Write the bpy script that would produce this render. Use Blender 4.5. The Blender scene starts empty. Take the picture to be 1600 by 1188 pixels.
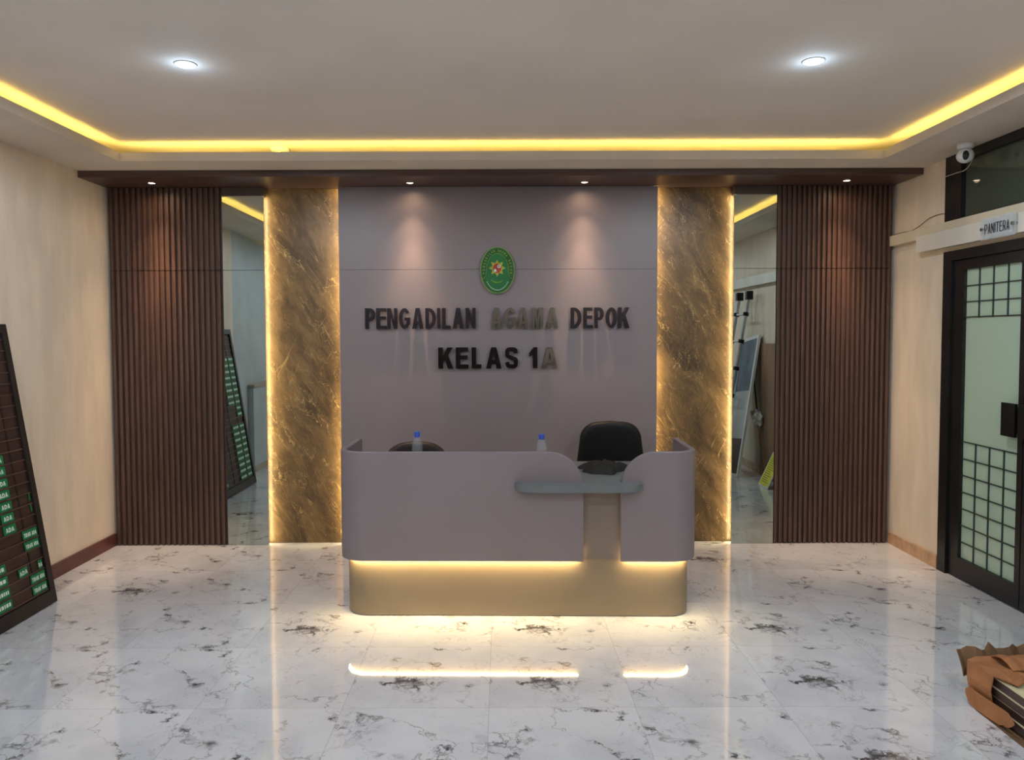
import bpy, bmesh, math, random
from mathutils import Vector, Matrix, noise
random.seed(7)
PI = math.pi
C = bpy.context.scene.collection
sc = bpy.context.scene

# ------------------------------------------------------------------ camera
F_PX, CX, CY, EYE = 1170.0, 785.0, 576.0, 1.52
cam_d = bpy.data.cameras.new('camera')
cam = bpy.data.objects.new('camera', cam_d); C.objects.link(cam)
cam_d.sensor_fit = 'HORIZONTAL'; cam_d.sensor_width = 36.0
cam_d.lens = F_PX / 1600 * 36.0
cam_d.shift_x = (800 - CX) / 1600
cam_d.shift_y = (CY - 594) / 1600
cam_d.clip_start = 0.02
pitch = math.atan(51 / F_PX)
cam.matrix_world = (Matrix.Translation((0, 0, EYE)) @ Matrix.Rotation(PI/2 - pitch, 4, 'X')
                    @ Matrix.Rotation(-0.0035, 4, 'Z'))
sc.camera = cam

# ------------------------------------------------------------------ view, world
sc.view_settings.view_transform = 'Standard'
sc.view_settings.look = 'None'
sc.view_settings.gamma = 1.0
sc.view_settings.use_curve_mapping = False
sc.view_settings.exposure = 0.0
w = bpy.data.worlds.new('world'); sc.world = w; w.use_nodes = True
w.node_tree.nodes['Background'].inputs[0].default_value = (0.05, 0.055, 0.06, 1)
w.node_tree.nodes['Background'].inputs[1].default_value = 1.0
try:
    sc.cycles.use_denoising = True
    sc.cycles.max_bounces = 12; sc.cycles.diffuse_bounces = 6; sc.cycles.glossy_bounces = 6
    sc.cycles.transmission_bounces = 10; sc.cycles.caustics_reflective = False
    sc.cycles.caustics_refractive = False; sc.cycles.sample_clamp_indirect = 6.0
except Exception:
    pass

# ------------------------------------------------------------------ lamps: powers in one place
P_DOWN = 78.0          # ceiling downlights, each (W)
P_BACK = 88.0          # unseen fill downlights added behind the viewer, each (W)
P_SPOT = 34.0          # warm spots in the wooden pelmet (W)
E_COVE = 26.0          # yellow strip in the ceiling cove
E_MARBLE = 56.0        # warm strips beside the marble
E_DESK = 80.0          # warm strip under the desk shell
COOL = (0.76, 0.88, 1.0)
WARM = (1.0, 0.68, 0.42)

def lamp(kind, name, loc, power, color, aim=(0, 0, -1), **kw):
    d = bpy.data.lights.new(name, kind); d.energy = power; d.color = color
    for k, v in kw.items(): setattr(d, k, v)
    o = bpy.data.objects.new(name, d); C.objects.link(o); o.location = loc
    o.rotation_euler = Vector(aim).to_track_quat('-Z', 'Y').to_euler()
    return o

# ------------------------------------------------------------------ materials
def lin(c):
    return tuple(((v/255)/12.92 if v/255 <= 0.04045 else ((v/255+0.055)/1.055)**2.4) for v in c) + (1,)
def newmat(name):
    m = bpy.data.materials.new(name); m.use_nodes = True
    nt = m.node_tree; b = nt.nodes['Principled BSDF']
    return m, nt, b
def N(nt, t, **kw):
    n = nt.nodes.new(t)
    for k, v in kw.items(): setattr(n, k, v)
    return n
def mth(nt, op, a, b=None, c=None, clamp=False):
    n = nt.nodes.new('ShaderNodeMath'); n.operation = op; n.use_clamp = clamp
    for i, v in enumerate((a, b, c)):
        if v is None: continue
        if isinstance(v, (int, float)): n.inputs[i].default_value = v
        else: nt.links.new(v, n.inputs[i])
    return n.outputs[0]
def smooth(nt, val, lo, hi, a=0.0, b=1.0):
    n = nt.nodes.new('ShaderNodeMapRange'); n.interpolation_type = 'SMOOTHSTEP'
    nt.links.new(val, n.inputs[0])
    for i, v in zip((1, 2, 3, 4), (lo, hi, a, b)): n.inputs[i].default_value = v
    return n.outputs[0]
def mixc(nt, fac, a, b):
    n = nt.nodes.new('ShaderNodeMix'); n.data_type = 'RGBA'
    if isinstance(fac, (int, float)): n.inputs[0].default_value = fac
    else: nt.links.new(fac, n.inputs[0])
    for i, v in ((6, a), (7, b)):
        if isinstance(v, tuple): n.inputs[i].default_value = v
        else: nt.links.new(v, n.inputs[i])
    return n.outputs[2]
def noise_out(nt, vec, scale, detail=3, rough=0.5, dist=0.0):
    n = nt.nodes.new('ShaderNodeTexNoise')
    n.inputs['Scale'].default_value = scale; n.inputs['Detail'].default_value = detail
    n.inputs['Roughness'].default_value = rough; n.inputs['Distortion'].default_value = dist
    if vec is not None: nt.links.new(vec, n.inputs['Vector'])
    return n
def paint(name, c, rough=0.6, var=0.04, scale=3.0, bump=0.0, metal=0.0, spec=0.5, bscale=120, stretch=None):
    m, nt, b = newmat(name)
    tc = N(nt, 'ShaderNodeTexCoord'); v = tc.outputs['Object']
    if stretch:
        mp = N(nt, 'ShaderNodeMapping'); mp.inputs['Scale'].default_value = stretch
        nt.links.new(v, mp.inputs[0]); v = mp.outputs[0]
    n = noise_out(nt, v, scale, 4)
    base = lin(c)
    lo = tuple(max(0, x*(1-var*2)) for x in base[:3]) + (1,)
    hi = tuple(min(1, x*(1+var*2)) for x in base[:3]) + (1,)
    nt.links.new(mixc(nt, smooth(nt, n.outputs[0], 0.3, 0.7), lo, hi), b.inputs['Base Color'])
    b.inputs['Roughness'].default_value = rough; b.inputs['Metallic'].default_value = metal
    b.inputs['Specular IOR Level'].default_value = spec
    if bump:
        n2 = noise_out(nt, v, bscale, 2)
        bp = N(nt, 'ShaderNodeBump'); bp.inputs['Strength'].default_value = bump; bp.inputs['Distance'].default_value = 0.002
        nt.links.new(n2.outputs[0], bp.inputs['Height']); nt.links.new(bp.outputs[0], b.inputs['Normal'])
    return m
def glow(name, c, strength):
    m, nt, b = newmat(name)
    b.inputs['Base Color'].default_value = (0.8, 0.8, 0.8, 1)
    b.inputs['Emission Color'].default_value = c + (1,) if len(c) == 3 else c
    b.inputs['Emission Strength'].default_value = strength
    return m
def glass(name, c=(1, 1, 1), rough=0.0, ior=1.45, trans=1.0):
    m, nt, b = newmat(name)
    n = noise_out(nt, N(nt, 'ShaderNodeTexCoord').outputs['Object'], 2.0, 2)
    cc = tuple(c) + (1,)
    nt.links.new(mixc(nt, n.outputs[0], cc, tuple(x*0.97 for x in c) + (1,)), b.inputs['Base Color'])
    b.inputs['Roughness'].default_value = rough; b.inputs['IOR'].default_value = ior
    b.inputs['Transmission Weight'].default_value = trans
    return m

def floor_mat():
    m, nt, b = newmat('polished_marble_tile')
    tc = N(nt, 'ShaderNodeTexCoord'); sep = N(nt, 'ShaderNodeSeparateXYZ')
    nt.links.new(tc.outputs['Object'], sep.inputs[0])
    u = mth(nt, 'DIVIDE', mth(nt, 'ADD', sep.outputs[0], 0.06), 0.6)
    v = mth(nt, 'DIVIDE', mth(nt, 'ADD', sep.outputs[1], 0.0), 0.6)
    iu, iv = mth(nt, 'FLOOR', u), mth(nt, 'FLOOR', v)
    fu, fv = mth(nt, 'SUBTRACT', u, iu), mth(nt, 'SUBTRACT', v, iv)
    cid = N(nt, 'ShaderNodeCombineXYZ'); nt.links.new(iu, cid.inputs[0]); nt.links.new(iv, cid.inputs[1])
    wn = N(nt, 'ShaderNodeTexWhiteNoise'); wn.noise_dimensions = '3D'; nt.links.new(cid.outputs[0], wn.inputs[0])
    # only a few printed faces repeat: quantise the random number
    q = mth(nt, 'MULTIPLY', mth(nt, 'FLOOR', mth(nt, 'MULTIPLY', wn.outputs['Value'], 5.0)), 7.31)
    loc = N(nt, 'ShaderNodeCombineXYZ')
    nt.links.new(mth(nt, 'MULTIPLY', fu, 0.6), loc.inputs[0]); nt.links.new(mth(nt, 'MULTIPLY', fv, 0.6), loc.inputs[1]); nt.links.new(q, loc.inputs[2])
    P = loc.outputs[0]
    wv = noise_out(nt, P, 5.0, 5, 0.6)
    sub = N(nt, 'ShaderNodeVectorMath'); sub.operation = 'SUBTRACT'; nt.links.new(wv.outputs['Color'], sub.inputs[0]); sub.inputs[1].default_value = (0.5, 0.5, 0.5)
    scl = N(nt, 'ShaderNodeVectorMath'); scl.operation = 'SCALE'; nt.links.new(sub.outputs[0], scl.inputs[0]); scl.inputs['Scale'].default_value = 0.30
    ad = N(nt, 'ShaderNodeVectorMath'); ad.operation = 'ADD'; nt.links.new(P, ad.inputs[0]); nt.links.new(scl.outputs[0], ad.inputs[1])
    W = ad.outputs[0]
    n1 = noise_out(nt, W, 2.7, 3, 0.5)
    r1 = mth(nt, 'ABSOLUTE', mth(nt, 'SUBTRACT', n1.outputs[0], 0.5))
    n2 = noise_out(nt, W, 7.0, 3, 0.55)
    r2 = mth(nt, 'ABSOLUTE', mth(nt, 'SUBTRACT', n2.outputs[0], 0.5))
    msk = noise_out(nt, P, 4.0, 3, 0.6)
    fine = smooth(nt, r1, 0.0, 0.009, 0.55, 0.0)
    fine = mth(nt, 'MULTIPLY', fine, smooth(nt, msk.outputs[0], 0.36, 0.60, 0.15, 1.0))
    hair = mth(nt, 'MULTIPLY', smooth(nt, r2, 0.0, 0.010, 0.34, 0.0), smooth(nt, msk.outputs[0], 0.60, 0.42, 0.0, 1.0))
    # dark crystalline blotches along the veins
    n3 = noise_out(nt, W, 9.0, 6, 0.72)
    m3 = noise_out(nt, P, 3.3, 2, 0.5)
    near = smooth(nt, r1, 0.055, 0.0, 0.0, 1.0)
    bl = mth(nt, 'MULTIPLY', smooth(nt, n3.outputs[0], 0.48, 0.56), mth(nt, 'MULTIPLY', near, smooth(nt, m3.outputs[0], 0.53, 0.61)))
    cloud = noise_out(nt, P, 2.5, 4, 0.6)
    base = mixc(nt, smooth(nt, cloud.outputs[0], 0.35, 0.7), lin((226, 226, 230)), lin((208, 209, 215)))
    c1 = mixc(nt, hair, base, lin((128, 122, 120)))
    c2 = mixc(nt, fine, c1, lin((96, 84, 78)))
    c3 = mixc(nt, mth(nt, 'MULTIPLY', bl, 0.9), c2, lin((52, 44, 42)))
    eu = mth(nt, 'MINIMUM', fu, mth(nt, 'SUBTRACT', 1.0, fu)); ev = mth(nt, 'MINIMUM', fv, mth(nt, 'SUBTRACT', 1.0, fv))
    e = mth(nt, 'MINIMUM', eu, ev)
    grout = smooth(nt, e, 0.0012, 0.0026, 1.0, 0.0)
    c4 = mixc(nt, mth(nt, 'MULTIPLY', grout, 0.5), c3, lin((150, 148, 146)))
    nt.links.new(c4, b.inputs['Base Color'])
    b.inputs['Roughness'].default_value = 0.045
    b.inputs['IOR'].default_value = 1.55
    b.inputs['Coat Weight'].default_value = 0.5; b.inputs['Coat Roughness'].default_value = 0.03
    return m

def marble_mat():
    m, nt, b = newmat('golden_brown_marble')
    tc = N(nt, 'ShaderNodeTexCoord')
    mp = N(nt, 'ShaderNodeMapping'); mp.inputs['Rotation'].default_value = (0, 0.5, 0)
    mps = N(nt, 'ShaderNodeMapping'); mps.inputs['Scale'].default_value = (2.5, 2.0, 0.95)
    nt.links.new(tc.outputs['Object'], mp.inputs[0]); nt.links.new(mp.outputs[0], mps.inputs[0]); P = mps.outputs[0]
    wv = noise_out(nt, P, 2.0, 5, 0.6)
    sub = N(nt, 'ShaderNodeVectorMath'); sub.operation = 'SUBTRACT'; nt.links.new(wv.outputs['Color'], sub.inputs[0]); sub.inputs[1].default_value = (0.5, 0.5, 0.5)
    scl = N(nt, 'ShaderNodeVectorMath'); scl.operation = 'SCALE'; nt.links.new(sub.outputs[0], scl.inputs[0]); scl.inputs['Scale'].default_value = 0.75
    ad = N(nt, 'ShaderNodeVectorMath'); ad.operation = 'ADD'; nt.links.new(P, ad.inputs[0]); nt.links.new(scl.outputs[0], ad.inputs[1])
    W = ad.outputs[0]
    cl = noise_out(nt, W, 1.6, 8, 0.72)
    c = mixc(nt, smooth(nt, cl.outputs[0], 0.32, 0.68), lin((58, 44, 28)), lin((126, 101, 66)))
    for s, wd, st in ((2.6, 0.007, 0.40), (5.5, 0.009, 0.30), (1.3, 0.003, 0.6)):
        n = noise_out(nt, W, s, 3, 0.5)
        r = mth(nt, 'ABSOLUTE', mth(nt, 'SUBTRACT', n.outputs[0], 0.5))
        k = noise_out(nt, P, s*0.8 + 0.7, 3)
        f = mth(nt, 'MULTIPLY', smooth(nt, r, 0.0, wd, st, 0.0), smooth(nt, k.outputs[0], 0.42, 0.6))
        c = mixc(nt, f, c, lin((222, 190, 128)))
    # a few long straight slashes
    for ang, off in ((0.62, 0.0), (-0.5, 3.1)):
        m1 = N(nt, 'ShaderNodeMapping'); m1.inputs['Rotation'].default_value = (0, ang, 0); nt.links.new(tc.outputs['Object'], m1.inputs[0])
        m2 = N(nt, 'ShaderNodeMapping'); m2.inputs['Scale'].default_value = (1, 1, 0.07)
        m2.inputs['Location'].default_value = (off, 0, off)
        nt.links.new(m1.outputs[0], m2.inputs[0])
        n = noise_out(nt, m2.outputs[0], 11.0, 2, 0.5)
        r = mth(nt, 'ABSOLUTE', mth(nt, 'SUBTRACT', n.outputs[0], 0.5))
        k = noise_out(nt, P, 1.7 + off*0.2, 3)
        c = mixc(nt, mth(nt, 'MULTIPLY', smooth(nt, r, 0.0, 0.006, 0.40, 0.0), smooth(nt, k.outputs[0], 0.5, 0.62)), c, lin((216, 180, 112)))
    nt.links.new(c, b.inputs['Base Color'])
    b.inputs['Roughness'].default_value = 0.35
    return m

M = {}
M['floor'] = floor_mat()
M['marble'] = marble_mat()
M['wall'] = paint('cream_wallpaper', (220, 203, 183), 0.75, 0.03, 9.0, 0.15, stretch=(1, 1, 0.25))
M['pale_wall'] = paint('pale_grey_paint', (184, 188, 188), 0.6, 0.03)
M['ceiling'] = paint('ceiling_paint', (230, 221, 212), 0.8, 0.02, 1.5)
M['soffit'] = paint('soffit_paint', (218, 208, 194), 0.8, 0.03, 1.5)
M['grey_panel'] = paint('mauve_grey_laminate', (134, 122, 124), 0.42, 0.02, 2.0, 0.03)
M['desk'] = paint('desk_mauve_laminate', (132, 121, 125), 0.5, 0.015, 2.0)
M['plinth'] = paint('desk_plinth_laminate', (134, 119, 98), 0.5, 0.03, 2.0)
M['worktop'] = paint('grey_green_worktop', (108, 114, 115), 0.35, 0.03, 4.0)
M['column'] = paint('taupe_laminate', (124, 112, 104), 0.5, 0.02, 3.0)
M['slat'] = paint('dark_wood_slats', (88, 64, 54), 0.42, 0.12, 14.0, 0.1, stretch=(6, 6, 0.25))
M['pelmet'] = paint('dark_wood_pelmet', (84, 62, 58), 0.38, 0.10, 8.0, stretch=(0.3, 4, 4))
M['header'] = paint('dark_wood_header', (74, 60, 56), 0.4, 0.08, 8.0)
M['base_left'] = paint('maroon_baseboard', (98, 56, 50), 0.4, 0.08, 6.0)
M['base_right'] = paint('tan_tile_baseboard', (188, 152, 118), 0.4, 0.10, 12.0)
M['black_frame'] = paint('black_painted_frame', (26, 24, 25), 0.35, 0.10, 5.0)
M['black_leather'] = paint('black_leather', (13, 11, 11), 0.5, 0.1, 30.0, 0.2, spec=0.25)
M['brown_leather'] = paint('dark_brown_leather', (46, 36, 34), 0.5, 0.1, 30.0, 0.2, spec=0.25)
M['black_cloth'] = paint('black_cloth', (15, 15, 15), 0.7, 0.15, 20.0, 0.3)
M['muntin'] = paint('dark_green_grey_muntin', (54, 62, 60), 0.45, 0.05)
M['chrome'] = paint('brushed_chrome', (170, 170, 172), 0.25, 0.05, 10.0, metal=1.0)
M['steel_letter'] = paint('steel_dark_reflection', (56, 52, 58), 0.2, 0.08, 6.0, metal=1.0)  # all letters are polished steel; their differing reflections are put into the colours
M['black_reflection_letter'] = paint('steel_black_reflection', (34, 28, 30), 0.2, 0.1, 6.0, metal=0.9)  # near-black reflection painted into the steel colour
M['grey_reflection_letter'] = paint('steel_grey_reflection', (96, 92, 84), 0.28, 0.15, 9.0, metal=0.9)  # grey reflection painted in, set up as a metal of its own
M['green'] = paint('emblem_green', (8, 108, 50), 0.35, 0.06, 20.0)
M['green_dark'] = paint('emblem_green_band', (20, 84, 30), 0.4, 0.08, 20.0)
M['lime'] = paint('emblem_lime', (120, 160, 50), 0.4, 0.1, 20.0)
M['gold'] = paint('emblem_gold', (176, 172, 50), 0.4, 0.1, 20.0)
M['red'] = paint('emblem_red', (170, 50, 40), 0.4, 0.1, 20.0)
M['white'] = paint('white_plastic', (222, 222, 220), 0.4, 0.02)
M['black'] = paint('black_plastic', (14, 14, 16), 0.3, 0.1)
M['duct'] = paint('cream_trunking', (206, 194, 170), 0.5, 0.04)
M['duct_white'] = paint('white_trunking', (214, 208, 196), 0.5, 0.04)
M['cable_white'] = paint('white_cable', (196, 190, 180), 0.5, 0.02)
M['cable_brown'] = paint('brown_cable', (92, 70, 52), 0.5, 0.05)
M['board_wood'] = paint('dark_mahogany_board', (58, 36, 32), 0.4, 0.15, 12.0, stretch=(1, 0.3, 4))
M['board_frame'] = paint('black_brown_frame', (36, 28, 26), 0.4, 0.1, 6.0)
M['board_rail'] = paint('brown_rail', (92, 66, 58), 0.35, 0.1, 6.0)
M['plate_green'] = paint('green_name_plate', (6, 116, 66), 0.4, 0.08, 20.0)
M['plate_text'] = paint('white_plate_lettering', (226, 236, 226), 0.5, 0.02)
M['cardboard'] = paint('brown_cardboard', (176, 118, 74), 0.8, 0.10, 8.0, 0.3, bscale=60)
M['cardboard_in'] = paint('torn_cardboard_inside', (122, 90, 62), 0.85, 0.14, 12.0, 0.3, bscale=60)
M['plank_dark'] = paint('dark_plank', (70, 50, 46), 0.4, 0.1, 10.0)
M['plank_edge'] = paint('cream_plank_edge', (206, 196, 160), 0.5, 0.06, 10.0)
M['cap_blue'] = paint('blue_cap', (60, 96, 200), 0.4, 0.04)
M['plastic'] = paint('clear_plastic', (226, 232, 240), 0.06, 0.03, 40.0)
M['plastic'].node_tree.nodes['Principled BSDF'].inputs['Alpha'].default_value = 0.13
M['aluminium'] = paint('aluminium', (190, 192, 192), 0.35, 0.05, 10.0, metal=0.7)
M['wood_sheet'] = paint('plywood_sheet', (150, 118, 90), 0.6, 0.1, 6.0, stretch=(1, 1, 0.2))
M['yellow_paper'] = paint('yellow_paper', (220, 214, 60), 0.6, 0.05)
M['print_dark'] = paint('dark_print', (90, 100, 40), 0.7, 0.05)
M['blue_grey'] = paint('blue_grey_print', (88, 104, 124), 0.35, 0.2, 4.0)
M['tape'] = paint('yellow_tape', (196, 176, 84), 0.5, 0.1, 14.0)
M['stick'] = paint('brown_stick', (112, 84, 66), 0.6, 0.1)
M['rag'] = paint('white_rag', (214, 214, 210), 0.85, 0.06, 20.0, 0.4)
M['tan_cap'] = paint('tan_cap', (172, 158, 136), 0.5, 0.05)
M['acrylic'] = paint('clear_acrylic', (215, 220, 222), 0.08, 0.02, 10.0)
M['acrylic'].node_tree.nodes['Principled BSDF'].inputs['Alpha'].default_value = 0.35
M['dark_text'] = paint('dark_text', (40, 42, 52), 0.5, 0.05)
mm, nt, b = newmat('mirror'); M['mirror'] = mm
b.inputs['Metallic'].default_value = 1.0; b.inputs['Roughness'].default_value = 0.004
n = noise_out(nt, N(nt, 'ShaderNodeTexCoord').outputs['Object'], 1.0, 2)
nt.links.new(mixc(nt, n.outputs[0], (0.45, 0.50, 0.475, 1), (0.465, 0.515, 0.49, 1)), b.inputs['Base Color'])
mm, nt, b = newmat('frosted_glass'); M['frosted'] = mm
n = noise_out(nt, N(nt, 'ShaderNodeTexCoord').outputs['Object'], 1.2, 2)
nt.links.new(mixc(nt, n.outputs[0], lin((196, 216, 190)), lin((180, 204, 182))), b.inputs['Base Color'])
b.inputs['Roughness'].default_value = 0.22; b.inputs['Transmission Weight'].default_value = 0.1
mm, nt, b = newmat('dark_window_glass'); M['dark_glass'] = mm
n = noise_out(nt, N(nt, 'ShaderNodeTexCoord').outputs['Object'], 1.2, 2)
nt.links.new(mixc(nt, n.outputs[0], lin((78, 82, 70)), lin((66, 74, 64))), b.inputs['Base Color'])
b.inputs['Roughness'].default_value = 0.03; b.inputs['IOR'].default_value = 1.6
M['led_yellow'] = glow('yellow_led', (1.0, 0.80, 0.20), E_COVE)
M['led_warm'] = glow('warm_led', (1.0, 0.80, 0.42), E_MARBLE)
M['led_desk'] = glow('desk_led', (1.0, 0.73, 0.34), E_DESK)
M['lamp_cool'] = glow('cool_lamp_disc', (0.62, 0.82, 1.0), 22.0)
M['lamp_warm'] = glow('warm_lamp_disc', (1.0, 0.86, 0.66), 9.0)

# ------------------------------------------------------------------ mesh helpers
def link(name, me, mat, parent=None, loc=(0, 0, 0), smooth_=False, rot=None):
    o = bpy.data.objects.new(name, me); C.objects.link(o)
    for mt in (mat if isinstance(mat, (list, tuple)) else [mat]):
        me.materials.append(M[mt] if isinstance(mt, str) else mt)
    if smooth_:
        for p in me.polygons: p.use_smooth = True
    o.location = loc
    if rot: o.rotation_euler = rot
    if parent: o.parent = parent
    return o
def obj(name, bm, mat, parent=None, loc=(0, 0, 0), smooth_=False, rot=None):
    bmesh.ops.recalc_face_normals(bm, faces=bm.faces)
    me = bpy.data.meshes.new(name); bm.to_mesh(me); bm.free()
    return link(name, me, mat, parent, loc, smooth_, rot)
def auto_smooth(o, ang=35):
    for p in o.data.polygons: p.use_smooth = True
    bm = bmesh.new(); bm.from_mesh(o.data)
    for e in bm.edges:
        if len(e.link_faces) == 2 and e.calc_face_angle(0) > math.radians(ang): e.smooth = False
    bm.to_mesh(o.data); bm.free()
    return o
def box(bm, x0, x1, y0, y1, z0, z1, mi=0, bev=0.0):
    vs = [bm.verts.new((x, y, z)) for x in (x0, x1) for y in (y0, y1) for z in (z0, z1)]
    fs = []
    for q in ((0,1,3,2), (4,6,7,5), (0,4,5,1), (2,3,7,6), (0,2,6,4), (1,5,7,3)):
        f = bm.faces.new([vs[i] for i in q]); f.material_index = mi; fs.append(f)
    if bev:
        es = {e for f in fs for e in f.edges}
        bmesh.ops.bevel(bm, geom=list(es), offset=bev, segments=2, affect='EDGES', profile=0.6)
    return bm
def B(*a, **k):
    bm = bmesh.new(); box(bm, *a, **k); return bm
def extrude_poly(bm, pts, z0, z1, mi=0):
    lo = [bm.verts.new((p[0], p[1], z0)) for p in pts]; hi = [bm.verts.new((p[0], p[1], z1)) for p in pts]
    n = len(pts)
    bm.faces.new(lo[::-1]).material_index = mi; bm.faces.new(hi).material_index = mi
    for i in range(n):
        bm.faces.new((lo[i], lo[(i+1) % n], hi[(i+1) % n], hi[i])).material_index = mi
def lathe(bm, prof, seg=24, cx=0, cy=0, mi=0, cap=True):
    rings = []
    for r, z in prof:
        rings.append([bm.verts.new((cx + r*math.cos(2*PI*i/seg), cy + r*math.sin(2*PI*i/seg), z)) for i in range(seg)])
    for a, b2 in zip(rings, rings[1:]):
        for i in range(seg):
            bm.faces.new((a[i], a[(i+1) % seg], b2[(i+1) % seg], b2[i])).material_index = mi
    if cap:
        bm.faces.new(rings[0][::-1]).material_index = mi; bm.faces.new(rings[-1]).material_index = mi
def tube(bm, pts, r, seg=8, mi=0):
    pts = [Vector(p) for p in pts]; rings = []
    for i, p in enumerate(pts):
        d = (pts[min(i+1, len(pts)-1)] - pts[max(i-1, 0)]).normalized()
        up = Vector((0, 0, 1)) if abs(d.z) < 0.95 else Vector((1, 0, 0))
        a = d.cross(up).normalized(); b2 = d.cross(a).normalized()
        rr = r[i] if isinstance(r, (list, tuple)) else r
        rings.append([bm.verts.new(p + a*rr*math.cos(2*PI*k/seg) + b2*rr*math.sin(2*PI*k/seg)) for k in range(seg)])
    for a, b2 in zip(rings, rings[1:]):
        for i in range(seg):
            bm.faces.new((a[i], a[(i+1) % seg], b2[(i+1) % seg], b2[i])).material_index = mi
    bm.faces.new(rings[0][::-1]).material_index = mi; bm.faces.new(rings[-1]).material_index = mi
def spline_pts(pts, n=6):
    P = [Vector(p) for p in pts]; P = [P[0]] + P + [P[-1]]; out = []
    for i in range(1, len(P)-2):
        for k in range(n):
            t = k/n; a, b2, c, d = P[i-1], P[i], P[i+1], P[i+2]
            out.append(0.5*((2*b2) + (c-a)*t + (2*a-5*b2+4*c-d)*t*t + (3*b2-a-3*c+d)*t**3))
    out.append(P[-2]); return out
def tag(o, label, cat, group=None, kind=None):
    o['label'] = label; o['category'] = cat
    if group: o['group'] = group
    if kind: o['kind'] = kind
    return o
def thing(name, label, cat, loc=(0, 0, 0), rotz=0, group=None):
    o = bpy.data.objects.new(name, None); C.objects.link(o); o.empty_display_size = 0.1
    o.location = loc; o.rotation_euler = (0, 0, rotz)
    return tag(o, label, cat, group)
def struct(name, bm, mat):
    o = obj(name, bm, mat); o['kind'] = 'structure'; return o

# ------------------------------------------------------------------ room shell
XL, XR, YB, YN, ZS, ZC = -2.835, 2.82, 5.50, -2.6, 2.633, 2.758
struct('floor', B(XL-0.2, XR+0.2, YN-0.15, YB+0.15, -0.10, 0.0), 'floor')
struct('ceiling', B(XL-0.2, XR+0.2, YN-0.15, YB+0.15, ZC, ZC+0.10), 'ceiling')
struct('wall_back', B(XL-0.15, XR+0.15, YB, YB+0.12, 0.0, ZC), 'wall')
bm = bmesh.new(); box(bm, XL-0.12, XL, 2.91, YB, 0, ZC)
struct('wall_left', bm, 'wall')
bm = bmesh.new(); box(bm, XL-0.12, XL-0.0, 2.5, 2.91, 0, ZC); box(bm, XL-0.16, XL-0.04, YN, 2.5, 0, ZC)
struct('wall_left_side', bm, 'pale_wall')
# right wall with the opening of the double door and its glazed transom
DY0, DY1, DT, TT = 3.30, 4.79, 2.04, ZS
bm = bmesh.new()
box(bm, XR, XR+0.12, DY1, YB, 0, ZC); box(bm, XR, XR+0.12, YN, DY0, 0, ZC)
box(bm, XR, XR+0.12, DY0, DY1, TT, ZC); box(bm, XR, XR+0.12, DY0, DY1, DT+0.001, 2.222)
struct('wall_right', bm, 'wall')
struct('wall_front', B(XL-0.15, XR+0.15, YN-0.12, YN, 0, ZC), 'wall')
# lowered ceiling border with the lip that hides the light strip
ix0, ix1, iy0, iy1 = -2.42, 2.42, -1.9, 4.79
bm = bmesh.new()
L = 0.016
for x0, x1, y0, y1 in ((XL, ix0-L, YN, YB), (ix1+L, XR, YN, YB), (ix0-L, ix1+L, iy1+L, YB), (ix0-L, ix1+L, YN, iy0-L)):
    box(bm, x0, x1, y0, y1, ZS, ZS+0.018)
for x0, x1, y0, y1 in ((ix0-L, ix0, iy0-L, iy1+L), (ix1, ix1+L, iy0-L, iy1+L), (ix0, ix1, iy1, iy1+L), (ix0, ix1, iy0-L, iy0)):
    box(bm, x0, x1, y0, y1, ZS, 2.687)
struct('trim_1', bm, 'soffit')
t = thing('cove_light_strip', 'yellow light strip hidden behind the lip of the recessed ceiling, running round the room', 'light strip', (0, iy1, 2.66))
e = L + 0.001
for nm, a in (('strip', (ix0, ix1, iy1+e, iy1+e+0.004)), ('strip', (ix0-e-0.004, ix0-e, iy0, iy1)),
              ('strip', (ix1+e, ix1+e+0.004, iy0, iy1)), ('strip', (ix0, ix1, iy0-e-0.004, iy0-e))):
    bm = bmesh.new(); box(bm, a[0], a[1], a[2]-iy1, a[3]-iy1, 2.656-2.66, 2.674-2.66); obj(nm, bm, 'led_yellow', t)
struct('baseboard_left', B(XL, XL+0.015, 2.92, 5.41, 0, 0.09), 'base_left')
bm = bmesh.new(); box(bm, XR-0.012, XR, DY1+0.01, 5.09, 0, 0.086); box(bm, XR-0.012, XR, 5.093, 5.41, 0, 0.082)
struct('baseboard_right', bm, 'base_right')
struct('baseboard_right_side', B(XR-0.012, XR, YN, DY0-0.06, 0, 0.086), 'base_right')

# ------------------------------------------------------------------ panelled back wall
def slat_panel(x0, x1, n, label):
    t = thing('slat_panel', label, 'wall panel', ((x0+x1)/2, 5.42, 0), 0, 'dark slatted wall panels')
    p = (x1-x0)/n; w2 = (x1-x0)/2
    for nm, z0, z1 in (('lower_board', 0.004, 1.994), ('upper_board', 1.999, 2.586)):
        bm = bmesh.new()
        pts = [(-w2, 0.06), (-w2, 0.0)]
        for i in range(n):
            a = -w2 + i*p
            pts += [(a+0.05*p, 0.0), (a+0.08*p, -0.018), (a+0.12*p, -0.021), (a+0.56*p, -0.021), (a+0.60*p, -0.018), (a+0.63*p, 0.0)]
        pts += [(w2, 0.0), (w2, 0.06)]
        lo = [bm.verts.new((x, y, z0)) for x, y in pts]; hi = [bm.verts.new((x, y, z1)) for x, y in pts]
        m = len(pts)
        for i in range(m): bm.faces.new((lo[i], lo[(i+1) % m], hi[(i+1) % m], hi[i]))
        bmesh.ops.triangle_fill(bm, edges=[e for e in bm.edges if all(v in set(hi) for v in e.verts)], use_beauty=False)
        obj(nm, bm, 'slat', t)
    return t
slat_panel(-2.812, -2.006, 20, 'dark brown slatted wood wall panel beside the left wall')
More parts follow.
